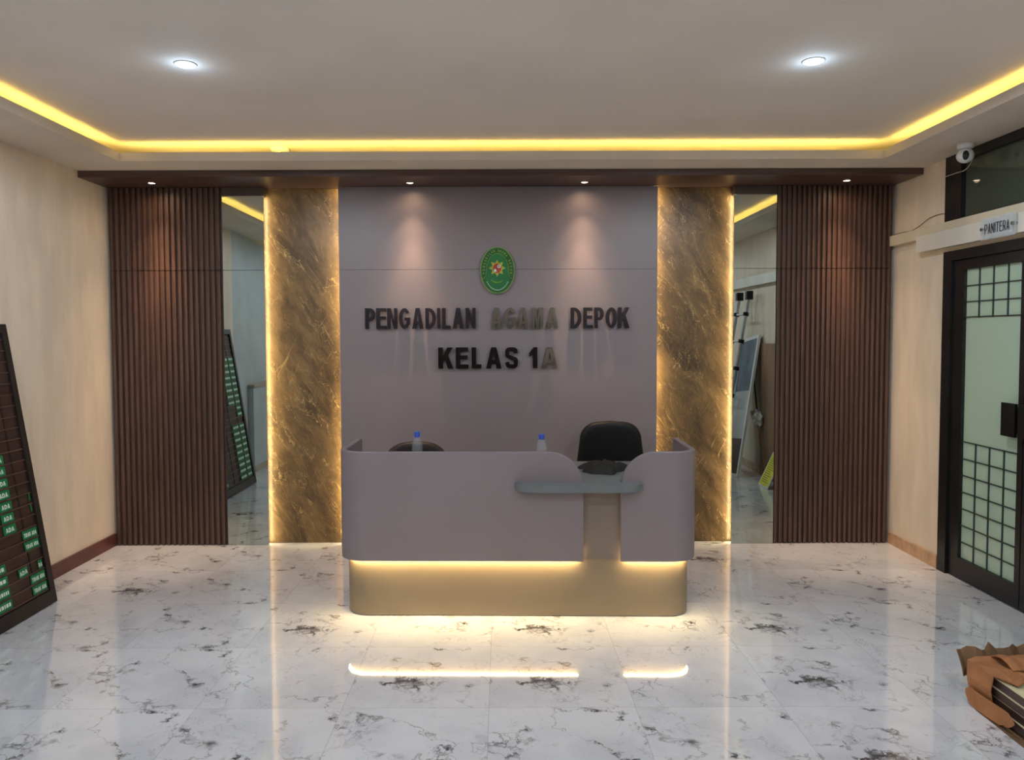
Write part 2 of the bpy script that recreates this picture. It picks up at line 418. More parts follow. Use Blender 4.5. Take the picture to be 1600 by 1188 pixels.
slat_panel(1.970, 2.800, 23, 'dark brown slatted wood wall panel beside the right wall and door')
def mirror_panel(x0, x1, label):
    t = thing('wall_mirror', label, 'mirror', ((x0+x1)/2, 5.40, 0), 0, 'tall strip mirrors on the back wall')
    h = (x1-x0)/2
    obj('lower_mirror', B(-h, h, 0, 0.006, 0.0, 1.996), 'mirror', t)
    obj('upper_mirror', B(-h, h, 0, 0.006, 1.999, 2.526), 'mirror', t)
    obj('header_board', B(-h, h, -0.002, 0.05, 2.527, 2.587, bev=0.001), 'header', t)
    bm = bmesh.new(); box(bm, -h+0.001, h-0.001, 0.0062, 0.0080, 0.0, 2.526); box(bm, -h+0.02, h-0.02, 0.0080, 0.10, 0.0, 2.526)  # thin wide layer added to stop strip light leaking through the mirror seam
    obj('backing_light_stop', bm, 'header', t)
mirror_panel(-2.003, -1.705, 'tall narrow mirror left of the left glowing marble panel')
mirror_panel(1.662, 1.967, 'tall narrow mirror right of the right glowing marble panel')
def marble_panel(x0, x1, label):
    o = obj('marble_panel', B(x0, x1, 5.46, 5.499, 0.002, 2.587), 'marble')
    tag(o, label, 'wall panel', 'backlit marble wall panels')
marble_panel(-1.727, -1.140, 'golden brown marble wall panel with glowing edges, left of the letters')
marble_panel(1.085, 1.684, 'golden brown marble wall panel with glowing edges, right of the letters')
for x, lab in ((-1.719, 'warm vertical light strip at the left edge of the left marble panel'), (-1.155, 'warm vertical light strip between left marble panel and grey wall panel'),
               (1.100, 'warm vertical light strip between grey wall panel and right marble panel'), (1.676, 'warm vertical light strip at the right edge of the right marble panel')):
    o = obj('light_strip', B(x-0.003, x+0.003, 5.410, 5.418, 0.01, 2.58), 'led_warm')
    tag(o, lab, 'light strip', 'warm strips beside the marble panels')
t = thing('grey_wall_panel', 'mauve grey wall panel carrying the emblem and the metal letters', 'wall panel', (-0.028, 5.40, 0))
obj('lower_board', B(-1.142, 1.143, 0, 0.006, 0.0, 1.9965, bev=0.0008), 'grey_panel', t)
obj('upper_board', B(-1.142, 1.143, 0, 0.006, 1.998, 2.587, bev=0.0008), 'grey_panel', t)
bm = bmesh.new(); box(bm, -1.141, 1.142, 0.0062, 0.0080, 0.0, 2.587); box(bm, -1.11, 1.11, 0.0080, 0.10, 0.0, 2.587)  # thin wide layer added so the strips do not shine through the joint
obj('backing_light_stop', bm, 'grey_panel', t)
# pelmet
o = obj('pelmet', B(XL+0.001, XR-0.001, 5.055, 5.499, 2.589, 2.632, bev=0.0015), 'pelmet')
tag(o, 'long dark wood pelmet board above the back wall panels', 'pelmet')

# ------------------------------------------------------------------ lamps
def downlight(x, y, z, r, label, group, cool=True, power=20):
    t = thing('downlight', label, 'ceiling lamp', (x, y, z), 0, group)
    bm = bmesh.new(); prof = [(r*0.86, 0.0), (r*0.86, -0.003), (r*0.95, -0.005), (r*1.05, -0.003), (r*1.07, 0.0)]
    lathe(bm, prof, 32, cap=False)
    obj('rim', bm, 'white' if cool else 'pelmet', t, smooth_=True)
    bm = bmesh.new(); lathe(bm, [(r*0.86, -0.0005), (r*0.85, -0.004), (r*0.7, -0.009), (r*0.4, -0.0115), (r*0.1, -0.012)] if cool else [(r*0.86, -0.0005), (r*0.86, -0.0025)], 32)
    obj('lamp_disc', bm, 'lamp_cool' if cool else 'lamp_warm', t)
    if cool:
        l = lamp('SPOT', 'lamp_light', (0, 0, -0.014), power, COOL, spot_size=math.radians(176), spot_blend=0.25, shadow_soft_size=r)
    else:
        l = lamp('SPOT', 'lamp_light', (0, 0, -0.008), power*0.7, WARM, spot_size=math.radians(72), spot_blend=1.0, shadow_soft_size=0.015)
        l2 = lamp('SPOT', 'extra_spill', (0, 0, -0.006), power*0.10, WARM, spot_size=math.radians(165), spot_blend=1.0, shadow_soft_size=0.015); l2.parent = t
        l4 = lamp('SPOT', 'lamp_beam', (0, 0, -0.008), power*2.3, WARM, spot_size=math.radians(44), spot_blend=1.0, shadow_soft_size=0.012); l4.parent = t
    if cool:
        l3 = lamp('POINT', 'extra_spill', (0, 0, -0.06), 0.5, (0.55, 0.76, 1.0), shadow_soft_size=0.01); l3.parent = t  # extra point light added to make a bluish halo on the ceiling
    l.parent = t
    return t
downlight(-1.433, 3.455, ZC, 0.047, 'round cool white downlight in the ceiling, the left one', 'cool ceiling downlights', power=P_DOWN)
downlight(1.411, 3.442, ZC, 0.047, 'round cool white downlight in the ceiling, the right one', 'cool ceiling downlights', power=P_DOWN)
for x, y in ((-1.42, 0.9), (1.42, 0.9), (-1.42, -1.3), (1.42, -1.3)):
    downlight(x, y, ZC, 0.047, 'unseen cool fill downlight added in the ceiling behind the viewer', 'added fill downlights behind the viewer', power=P_BACK)  # not in view; added as back fill for the upright surfaces
for x, y, l in ((-2.427, 5.243, 'small warm spot in the pelmet above the left slatted panel'), (-0.639, 5.265, 'small warm spot in the pelmet above the grey panel, left of the emblem'),
                (0.576, 5.265, 'small warm spot in the pelmet above the grey panel, right of the emblem'), (2.39, 5.239, 'small warm spot in the pelmet above the right slatted panel')):
    downlight(x, y, 2.5888, 0.026, l, 'small warm pelmet spots', cool=False, power=P_SPOT*(1.3 if abs(x) > 2 else 1))
t = thing('ceiling_detector', 'small round white detector on the ceiling inside the yellow lit cove', 'detector', (-1.46, 4.99, ZC))
bm = bmesh.new(); lathe(bm, [(0.062, 0), (0.062, -0.012), (0.05, -0.022), (0.045, -0.022)], 28); obj('base', bm, 'white', t, smooth_=False)
bm = bmesh.new(); lathe(bm, [(0.030, -0.022), (0.026, -0.036), (0.012, -0.040)], 24); obj('sensor', bm, 'duct', t)

# ------------------------------------------------------------------ lettering
def arc(cx, cy, rx, ry, a0, a1, n=14):
    return [(cx + rx*math.cos(math.radians(a0+(a1-a0)*i/n)), cy + ry*math.sin(math.radians(a0+(a1-a0)*i/n))) for i in range(n+1)]
def stroke(pts, wd):
    L_, R_ = [], []
    for i, p in enumerate(pts):
        a = pts[max(i-1, 0)]; c = pts[min(i+1, len(pts)-1)]
        dx, dy = c[0]-a[0], c[1]-a[1]; l = math.hypot(dx, dy) or 1
        nx, ny = -dy/l*wd/2, dx/l*wd/2
        L_.append((p[0]+nx, p[1]+ny)); R_.append((p[0]-nx, p[1]-ny))
    return L_ + R_[::-1]
def glyph(ch, w, h, s):
    """outline loops of a bold capital in a w x h box, stem width s"""
    t = min(s*0.92, h*0.19)
    if ch == 'I': return [[(0,0),(w,0),(w,h),(0,h)]]
    if ch == 'L': return [[(0,0),(w,0),(w,t),(s,t),(s,h),(0,h)]]
    if ch == 'T': return [[(w/2-s/2,0),(w/2+s/2,0),(w/2+s/2,h-t),(w,h-t),(w,h),(0,h),(0,h-t),(w/2-s/2,h-t)]]
    if ch == 'E':
        m0, m1 = h*0.53-t/2, h*0.53+t/2
        return [[(0,0),(w,0),(w,t),(s,t),(s,m0),(w*0.93,m0),(w*0.93,m1),(s,m1),(s,h-t),(w*0.97,h-t),(w*0.97,h),(0,h)]]
    if ch == 'N': return [[(0,0),(s*.92,0),(s*.92,h*0.66),(w-s,0),(w,0),(w,h),(w-s*.92,h),(w-s*.92,h*0.34),(s,h),(0,h)]]
    if ch == 'M': return [[(0,0),(s*.85,0),(s*.85,h*0.76),(w/2-s*.42,0),(w/2+s*.42,0),(w-s*.85,h*0.76),(w-s*.85,0),(w,0),(w,h),(w-s*1.25,h),(w/2,h*0.30),(s*1.25,h),(0,h)]]
    if ch == 'A':
        k = s*1.08; q = h*0.22
        def xin(z): return k + (w/2-k)*z/(h*0.80)
        return [[(0,0),(k,0),(k+(w/2-k)*q*0.42/(h*0.8)+s*0.10,q),(w-k-(w/2-k)*q*0.42/(h*0.8)-s*0.10,q),(w-k,0),(w,0),(w/2+s*0.56,h),(w/2-s*0.56,h)],
                [(k+(w/2-k)*0.42+s*.02,q+t*0.92),(w/2,h*0.80),(w-k-(w/2-k)*0.42-s*.02,q+t*0.92)]]
    if ch == 'K':
        return [[(0,0),(s,0),(s,h*0.30),(s+(w-s)*0.22,h*0.45),(w-s*1.18,0),(w,0),(s+(w-s)*0.50,h*0.62),(w*0.97,h),(w*0.97-s*1.22,h),(s,h*0.57),(s,h),(0,h)]]
    if ch == 'O': return [arc(w/2,h/2,w/2,h/2,0,360,36)[:-1], arc(w/2,h/2,w/2-s,h/2-t,360,0,36)[:-1]]
    if ch == 'D':
        r = min(w-s*0.9, h*0.5)*0.95
        return [[(0,0),(w-r,0)] + arc(w-r,h/2,r,h/2,-90,90,20)[1:-1] + [(w-r,h),(0,h)],
                [(s,t),(s,h-t)] + arc(w-r,h/2,r-s,h/2-t,90,-90,20)]
    if ch in 'PR':
        y0 = h*0.38 if ch == 'P' else h*0.42; rr = (h-y0)/2; r = min(rr, w*0.5)
        out = [(0,0),(s,0),(s,y0)]
        if ch == 'R': out = [(0,0),(s,0),(s,y0),(w*0.42,y0),(w-s*1.15,0),(w,0),(w*0.72,y0*1.02)]
        return [out + arc(w-r,y0+rr,r,rr,-90 if ch == 'P' else -70,90,16) + [(0,h)],
                [(s,y0+t),(s,h-t)] + arc(w-r,y0+rr,max(r-s,0.1*s),rr-t,90,-90,16)]
    if ch == 'G':
        o = arc(w/2,h/2,w/2,h/2,32,322,30); i = arc(w/2,h/2,w/2-s,h/2-t,312,40,28)
        return [o + [(w,h*0.22),(w,h*0.54),(w*0.52,h*0.54),(w*0.52,h*0.54-t),(w-s,h*0.54-t),(w-s,h*0.28)] + i]
    if ch == 'S':
        a = s*0.5; b2 = t*0.5
        P_ = [(a, h*0.27), (w*0.22, h*0.12), (w*0.5, b2), (w*0.80, h*0.12), (w-a, h*0.27), (w*0.80, h*0.42), (w*0.5, h*0.51), (w*0.2, h*0.60),
              (a, h*0.73), (w*0.2, h*0.88), (w*0.5, h-b2), (w*0.78, h*0.88), (w-a*1.2, h*0.75)]
        pp = [(p.x, p.y) for p in spline_pts([(x, y, 0) for x, y in P_], 5)]
        return [stroke(pp, t)]
    if ch == '1':
        return [[(w-s,0),(w,0),(w,h),(w-s*0.82,h),(w-s*1.3,h*0.87),(0,h*0.72),(0,h*0.57),(w*0.3,h*0.63),(w-s,h*0.74)]]
def loops_mesh(name, loops, depth, offset=(0, 0), bevel=0.0):
    cu = bpy.data.curves.new(name, 'CURVE'); cu.dimensions = '2D'; cu.fill_mode = 'BOTH'
    cu.extrude = depth/2; cu.bevel_depth = bevel; cu.bevel_resolution = 0
    for lp in loops:
        s = cu.splines.new('POLY'); s.points.add(len(lp)-1)
        for p, q in zip(s.points, lp): p.co = (q[0]+offset[0], q[1]+offset[1], 0, 1)
        s.use_cyclic_u = True
    o = bpy.data.objects.new(name, cu); C.objects.link(o)
    dg = bpy.context.evaluated_depsgraph_get()
    me = bpy.data.meshes.new_from_object(o.evaluated_get(dg))
    bpy.data.objects.remove(o); bpy.data.curves.remove(cu)
    me.name = name; me.materials.clear()
    return me
def s_mesh(w, h, s):
    t = min(s*0.92, h*0.19); a = s*0.5; b2 = t*0.5
    P_ = [(a*0.95, h*0.30), (w*0.24, h*0.125), (w*0.5, b2), (w*0.78, h*0.125), (w-a, h*0.275), (w*0.80, h*0.425), (w*0.5, h*0.50), (w*0.2, h*0.59),
          (a, h*0.735), (w*0.22, h*0.88), (w*0.5, h-b2), (w*0.77, h*0.88), (w-a*1.15, h*0.72)]
    pp = [(p.x, p.y) for p in spline_pts([(x, y, 0) for x, y in P_], 6)]
    st = stroke(pp, t); n = len(pp); L_ = st[:n]; R_ = st[n:][::-1]
    bm = bmesh.new(); rows = []
    for l, q in zip(L_, R_): rows.append([bm.verts.new((l[0], l[1], -0.0096)), bm.verts.new((q[0], q[1], -0.0096)), bm.verts.new((q[0], q[1], 0.0096)), bm.verts.new((l[0], l[1], 0.0096))])
    for u, v in zip(rows, rows[1:]):
        for i in range(4): bm.faces.new((u[i], u[(i+1) % 4], v[(i+1) % 4], v[i]))
    bm.faces.new(rows[0]); bm.faces.new(rows[-1][::-1]); bmesh.ops.recalc_face_normals(bm, faces=bm.faces)
    me = bpy.data.meshes.new('wall_letter'); bm.to_mesh(me); bm.free(); return me
# (char, left px, right px) measured on the wall, turned to metres
KX = 0.00458
row1 = [('P',570.8,585.8),('E',588.2,603.8),('N',605.3,620.8),('G',623.8,640.6),('A',644.3,661.4),('D',665,680.9),('I',683.3,687.8),('L',691.2,704),('A',707.7,724.3),('N',727.7,743.3),
        ('A',767.7,784.2),('G',788.2,806.8),('A',809.6,826.1),('M',831.6,848.8),('A',854.9,871.9),('D',892.1,908.6),('E',912,926.4),('P',929.2,943.6),('O',947.1,964.3),('K',966.3,983.8)]
row2 = [('K',684.8,707.7),('E',712.2,731.8),('L',737,752),('A',759.5,783.5),('S',789.3,809.6),('1',827.4,839.8),('A',847.1,871.0)]
ORD = ['first', 'second', 'third', 'fourth', 'fifth', 'sixth', 'seventh', 'eighth', 'ninth', 'tenth']
def put_letters(row, z0, h, s, words_, mats, grp):
    k = 0
    for wd in words_:
        for i in range(len(wd)):
            ch, a, b2 = row[k]; assert ch == wd[i]
            x0 = (a-785)*KX; wdt = (b2-a)*KX
            me = s_mesh(wdt, h, s) if ch == 'S' else loops_mesh('wall_letter', glyph(ch, wdt, h, s if ch != 'I' else wdt), 0.018, bevel=0.0006)
            mat = mats[k]
            adj = {'steel_letter': 'polished metal (dark reflection painted in)', 'black_reflection_letter': 'polished metal (black reflection painted in)', 'grey_reflection_letter': 'polished metal (grey reflection painted in)'}[mat]
            kind = 'digit' if ch.isdigit() else 'letter'
            o = link('wall_letter', me, mat, loc=(x0, 5.376, z0), rot=(PI/2, 0, 0))
            pl = ORD[i] if i < len(ORD) else 'last'
            tag(o, f'{adj} {kind} {ch}, {pl} character of {wd} on the grey panel', 'letter', grp)
            pm = bmesh.new()
            n0 = 0.006 if ch != 'I' else wdt/2
            xs = ((wdt/2, h*0.9), ) if ch in '1' else ((min(s*0.5, wdt*0.5), h*0.12),)
            if ch == 'A': xs = ((s*0.6, h*0.08), (wdt-s*0.6, h*0.08))
            if ch in 'OGS': xs = ((wdt/2, s*0.4), (wdt/2, h-s*0.4))
            if ch == '1': xs = ((wdt-s*0.5, h*0.2), (wdt-s*0.5, h*0.8))
            pm.free()
            for px, pz in xs:
                pm = bmesh.new(); tube(pm, [(px, pz, -0.009), (px, pz, -0.0245)], 0.002, 6)
                obj('mounting_pin', pm, 'chrome', o)
            k += 1
g1 = ['steel_letter']*10 + ['grey_reflection_letter']*5 + ['steel_letter']*5
g2 = ['black_reflection_letter']*6 + ['grey_reflection_letter']
put_letters(row1, 1.5735, 0.1465, 0.0235, ['PENGADILAN', 'AGAMA', 'DEPOK'], g1, 'metal letters of the upper line')
put_letters(row2, 1.287, 0.1505, 0.031, ['KELAS', '1A'], g2, 'metal letters of the lower line')

def text_bm(txt, h, cw, gap, s, depth, name='lettering', space=0.6):
    """flat small lettering, returns mesh lying in XY, and its width"""
    loops_all = []; x = 0
    for ch in txt:
        if ch == ' ': x += cw*space; continue
        wd = cw*(0.30 if ch == 'I' else 1.15 if ch == 'M' else 1)
        for lp in glyph(ch, wd, h, s if ch != 'I' else wd): loops_all.append([(a+x, b2) for a, b2 in lp])
        x += wd + gap
    return loops_mesh(name, loops_all, depth), x - gap

# emblem
t = thing('emblem', 'oval green court emblem with gold star on the grey wall panel', 'emblem', (-0.033, 5.385, 1.988))
A_, B_ = 0.122, 0.166
def oval(bm, a, b2, y0, y1, n=64, cz=0):
    extr = [(a*math.cos(2*PI*i/n), b2*math.sin(2*PI*i/n)+cz) for i in range(n)]
    lo = [bm.verts.new((x, y0, z)) for x, z in extr]; hi = [bm.verts.new((x, y1, z)) for x, z in extr]
    bm.faces.new(lo); bm.faces.new(hi[::-1])
    for i in range(n): bm.faces.new((lo[i], lo[(i+1) % n], hi[(i+1) % n], hi[i]))
def ring(bm, lp_o, lp_i, y0, y1):
    n = len(lp_o)
    V = [[bm.verts.new((x, y, z)) for x, z in lp] for lp in (lp_o, lp_i) for y in (y0, y1)]
    for a, b2 in ((0, 1), (2, 3), (0, 2), (1, 3)):
        for i in range(n): bm.faces.new((V[a][i], V[a][(i+1) % n], V[b2][(i+1) % n], V[b2][i]))
bm = bmesh.new(); oval(bm, A_, B_, -0.010, 0.014); obj('plaque', bm, 'green_dark', t)
bm = bmesh.new(); n = 64
ring(bm, [(A_*math.cos(2*PI*i/n), B_*math.sin(2*PI*i/n)) for i in range(n)], [((A_-0.005)*math.cos(2*PI*i/n), (B_-0.005)*math.sin(2*PI*i/n)) for i in range(n)], -0.014, -0.0101)
obj('rim', bm, 'lime', t)
# inner field: arch on top, open below
def field(k):
    a, b2 = 0.078+k, 0.118+k
    top = [(a*math.cos(math.radians(q)), 0.0+b2*math.sin(math.radians(q))) for q in range(0, 181, 9)]
    low = [((A_-0.016+k)*math.cos(math.radians(q)), (B_-0.016+k)*math.sin(math.radians(q))) for q in range(216, 325, 9)]
    return top + low
bm = bmesh.new(); f = field(0); lo = [bm.verts.new((x, -0.0118, z)) for x, z in f]; hi = [bm.verts.new((x, -0.0100, z)) for x, z in f]
bm.faces.new(lo); 
for i in range(len(f)): bm.faces.new((lo[i], lo[(i+1) % len(f)], hi[(i+1) % len(f)], hi[i]))
obj('inner_field', bm, 'green', t)
bm = bmesh.new(); pts = [(0.080*math.cos(math.radians(q)), -0.013, 0.120*math.sin(math.radians(q))) for q in range(-4, 185, 6)]
pts = [(0.104, -0.013, -0.062), (0.092, -0.013, -0.052), (0.083, -0.013, -0.035)] + pts + [(-0.083, -0.013, -0.035), (-0.092, -0.013, -0.052), (-0.104, -0.013, -0.062)]
tube(bm, pts, 0.0018, 6); obj('arch_line', bm, 'lime', t)
bm = bmesh.new(); sp = []
for i in range(16):
    r = 0.060 if i % 2 == 0 else 0.036; q = PI/2 + i*PI/8
    sp.append((r*math.cos(q)-0.002, r*1.02*math.sin(q)+0.016))
lo = [bm.verts.new((x, -0.0148, z)) for x, z in sp]; hi = [bm.verts.new((x, -0.0118, z)) for x, z in sp]; bm.faces.new(lo)
for i in range(16): bm.faces.new((lo[i], lo[(i+1) % 16], hi[(i+1) % 16], hi[i]))
obj('star', bm, 'gold', t)
bm = bmesh.new(); oval(bm, 0.030, 0.034, -0.0168, -0.0148, 28, 0.014); obj('shield', bm, 'red', t, loc=(-0.002, 0, 0))
bm = bmesh.new(); box(bm, 0.001, 0.022, -0.0182, -0.0168, 0.018, 0.038); box(bm, -0.024, -0.005, -0.0182, -0.0168, -0.010, 0.008)
obj('white_quarter', bm, 'white', t)
bm = bmesh.new(); box(bm, 0.006, 0.014, -0.0190, -0.0182, 0.024, 0.033); box(bm, -0.008, -0.001, -0.0190, -0.0182, -0.002, 0.012); obj('black_mark', bm, 'black', t)
bm = bmesh.new(); tube(bm, [(0.055*math.cos(math.radians(q)), -0.013, -0.035+0.052*math.sin(math.radians(q))) for q in range(215, 326, 8)], [0.0015+0.0028*math.sin(PI*i/13) for i in range(14)], 6)
obj('wreath', bm, 'lime', t)
bm = bmesh.new()
for i in range(19):
    q = math.radians(212 + i*116/18); x, z = 0.086*math.cos(q), -0.022+0.118*math.sin(q)
    box(bm, x-0.0026, x+0.0026, -0.0135, -0.0118, z-0.0026, z+0.0026)
obj('pearl_row', bm, 'white', t)
cap = 'PENGADILAN AGAMA DEPOK'; 
for i, ch in enumerate(cap):
    if ch == ' ': continue
    q = math.radians(188 - i*196/(len(cap)-1))
    x, z = 0.0985*math.cos(q), 0.141*math.sin(q)
    nx, nz = math.cos(q)/0.0985, math.sin(q)/0.141; rot = math.atan2(nx, nz)
    cw = 0.004 if ch == 'I' else 0.011
    me = loops_mesh('arched_letter', [[(a-cw/2, b2-0.0085) for a, b2 in lp] for lp in glyph(ch, cw, 0.017, 0.0035)], 0.0012)
    link('arched_letter', me, 'lime', t, loc=(x, -0.0108, z), rot=(PI/2, rot, 0))

# ------------------------------------------------------------------ reception desk
DESK = (0.078, 4.0, 0.0); DROT = -0.020
t = thing('reception_desk', 'mauve grey curved reception desk with glowing plinth and lowered counter ledge', 'reception desk', DESK, DROT)
def u_path(xh0, xh1, yf, yb, r, nc=14, ns=10, splits=()):
    """outer plan path from back-left, round the front, to back-right; list of (x, y, nx, ny)"""
    P_ = []
    for i in range(ns): P_.append((xh0, yb + (yf+r-yb)*i/ns, -1, 0))
    for i in range(nc+1):
        q = math.radians(180 + 90*i/nc); P_.append((xh0+r+r*math.cos(q), yf+r+r*math.sin(q), math.cos(q), math.sin(q)))
    for x in splits: P_.append((x, yf, 0, -1))
    for i in range(nc+1):
        q = math.radians(270 + 90*i/nc); P_.append((xh1-r+r*math.cos(q), yf+r+r*math.sin(q), math.cos(q), math.sin(q)))
    for i in range(1, ns+1): P_.append((xh1, yf+r + (yb-yf-r)*i/ns, 1, 0))
    return P_
def wall_strip(bm, path, th, z0, ztop):
    rows = []
    for x, y, nx, ny in path:
        zt = ztop(x, y) if callable(ztop) else ztop
        rows.append([bm.verts.new(v) for v in ((x, y, z0), (x, y, zt-0.004), (x-nx*0.004, y-ny*0.004, zt), (x-nx*(th-0.004), y-ny*(th-0.004), zt), (x-nx*th, y-ny*th, zt-0.004), (x-nx*th, y-ny*th, z0))])
    for a, b2 in zip(rows, rows[1:]):
        for i in range(6): bm.faces.new((a[i], a[(i+1) % 6], b2[(i+1) % 6], b2[i]))
    bm.faces.new(rows[0]); bm.faces.new(rows[-1][::-1])
SX0, SX1, SYF, SYB, SR, STH, ST, SB = -0.970, 0.968, -0.055, 0.50, 0.145, 0.030, 0.904, 0.317
G0, G1 = 0.350, 0.551      # gap
RX_, RZ = 0.186, 0.184
def top_l(x, y):
    c = G0 - RX_
    return ST if (x <= c or y > SYF+0.001) else ST - RZ + RZ*math.sqrt(max(0, 1-((x-c)/RX_)**2))
def top_r(x, y):
    c = G1 + RX_
    return ST if (x >= c or y > SYF+0.001) else ST - RZ + RZ*math.sqrt(max(0, 1-((c-x)/RX_)**2))
full = u_path(SX0, SX1, SYF, SYB, SR)
xs_l = [SX0+SR + (G0-RX_-SX0-SR)*i/6 for i in range(1, 7)] + [G0-RX_+RX_*math.sin(PI/2*i/18) for i in range(1, 19)]
left = [p for p in full if p[0] <= SX0+SR+1e-6] + [(x, SYF, 0, -1) for x in xs_l]
bm = bmesh.new(); wall_strip(bm, left, STH, SB, top_l); auto_smooth(obj('front_shell', bm, 'desk', t), 40)
xs_r = [G1+RX_-RX_*math.sin(PI/2*i/18) for i in range(18, 0, -1)] + [G1+RX_+0.001]
right = [(x, SYF, 0, -1) for x in xs_r] + [p for p in full if p[0] >= SX1-SR-1e-6]
bm = bmesh.new(); wall_strip(bm, right, STH, SB, top_r); auto_smooth(obj('front_shell', bm, 'desk', t), 40)
pl = u_path(SX0+0.030, SX1-0.030, 0.0, SYB-0.01, 0.125)
bm = bmesh.new(); wall_strip(bm, pl, 0.03, 0.004, SB+0.02); auto_smooth(obj('plinth', bm, 'plinth', t), 40)
# band joining plinth and shell behind the light strip
up = u_path(SX0+0.0305, SX1-0.0305, 0.0005, SYB-0.01, 0.125)
bm = bmesh.new(); wall_strip(bm, up, 0.026, SB+0.0201, 0.700); auto_smooth(obj('inner_carcass', bm, 'column', t), 40)
obj('recess_panel', B(G0-0.02, G1+0.02, -0.006, -0.0001, SB+0.004, 0.704), 'column', t)
# light strip under the shell
for nm, pth in (('light_strip', [p for p in left if p[1] < 0.45 and p[0] < G0-0.02]), ('light_strip', [p for p in right if p[1] < 0.45 and p[0] > G1+0.02])):
    bm = bmesh.new(); rows = []
    for x, y, nx, ny in pth:
        rows.append([bm.verts.new((x-nx*a, y-ny*a, z)) for a, z in ((0.0305, SB+0.0), (0.052, SB+0.0), (0.052, SB+0.004), (0.0305, SB+0.004))])
    for a, b2 in zip(rows, rows[1:]):
        for i in range(4): bm.faces.new((a[i], a[(i+1) % 4], b2[(i+1) % 4], b2[i]))
    bm.faces.new(rows[0]); bm.faces.new(rows[-1][::-1])
    obj(nm, bm, 'led_desk', t)
# worktop and ledge: one slab through the gap
LX0, LX1, LY = -0.010, 0.660, -0.150
e0 = SYF-0.0006
poly = [(-0.935, 0.60), (-0.935, SR-0.03), (-0.80, -0.024), (G0+0.003, -0.024), (G0+0.003, e0), (LX0, e0)]
poly += arc(LX0+0.10, e0-0.012, 0.10, -(LY-e0+0.012), 180, 270, 10)
poly += arc(LX1-0.10, e0-0.012, 0.10, -(LY-e0+0.012), 270, 360, 10)
poly += [(LX1, e0), (G1-0.003, e0), (G1-0.003, -0.024), (0.80, -0.024), (0.933, SR-0.03), (0.933, 0.60)]
bm = bmesh.new(); extrude_poly(bm, poly, 0.706, 0.745)
o = obj('counter_top', bm, 'worktop', t)
obj('back_support', B(-0.935, -0.905, SYB+0.004, 0.58, 0.001, 0.705), 'desk', t)
obj('back_support', B(0.903, 0.933, SYB+0.004, 0.58, 0.001, 0.705), 'desk', t)

# ------------------------------------------------------------------ chairs
def pillow(bm, outline, th, y0, curve=0.0, rings=6):
    """upholstered slab: closed outline in x,z, bulging in y both ways"""
    n = len(outline); cxm = sum(p[0] for p in outline)/n; czm = sum(p[1] for p in outline)/n
    def lay(k, sgn):
        f = 1 - 0.5*(k/rings)**1.0 if False else 1.0
        return f
    front = []; back = []
    for side, store in ((-1, front), (1, back)):
        for k in range(rings+1):
            u = k/rings; s_ = math.sqrt(max(0, 1-(1-u)**2)) if k else 0
            sc_ = 1 - 0.12*u - (0.0 if k < rings else 0)
            if k > rings*0.5: sc_ = 1 - 0.12*u - 0.35*(u-0.5)
            store.append([bm.verts.new((cxm+(x-cxm)*sc_, y0 + side*th/2*s_ + curve*((cxm+(x-cxm)*sc_)**2), czm+(z-czm)*sc_)) for x, z in outline] if not (side == 1 and k == 0) else front[0])
    for st in (front, back):
        for a, b2 in zip(st, st[1:]):
            for i in range(n): bm.faces.new((a[i], a[(i+1) % n], b2[(i+1) % n], b2[i]))
        bm.faces.new(st[-1])
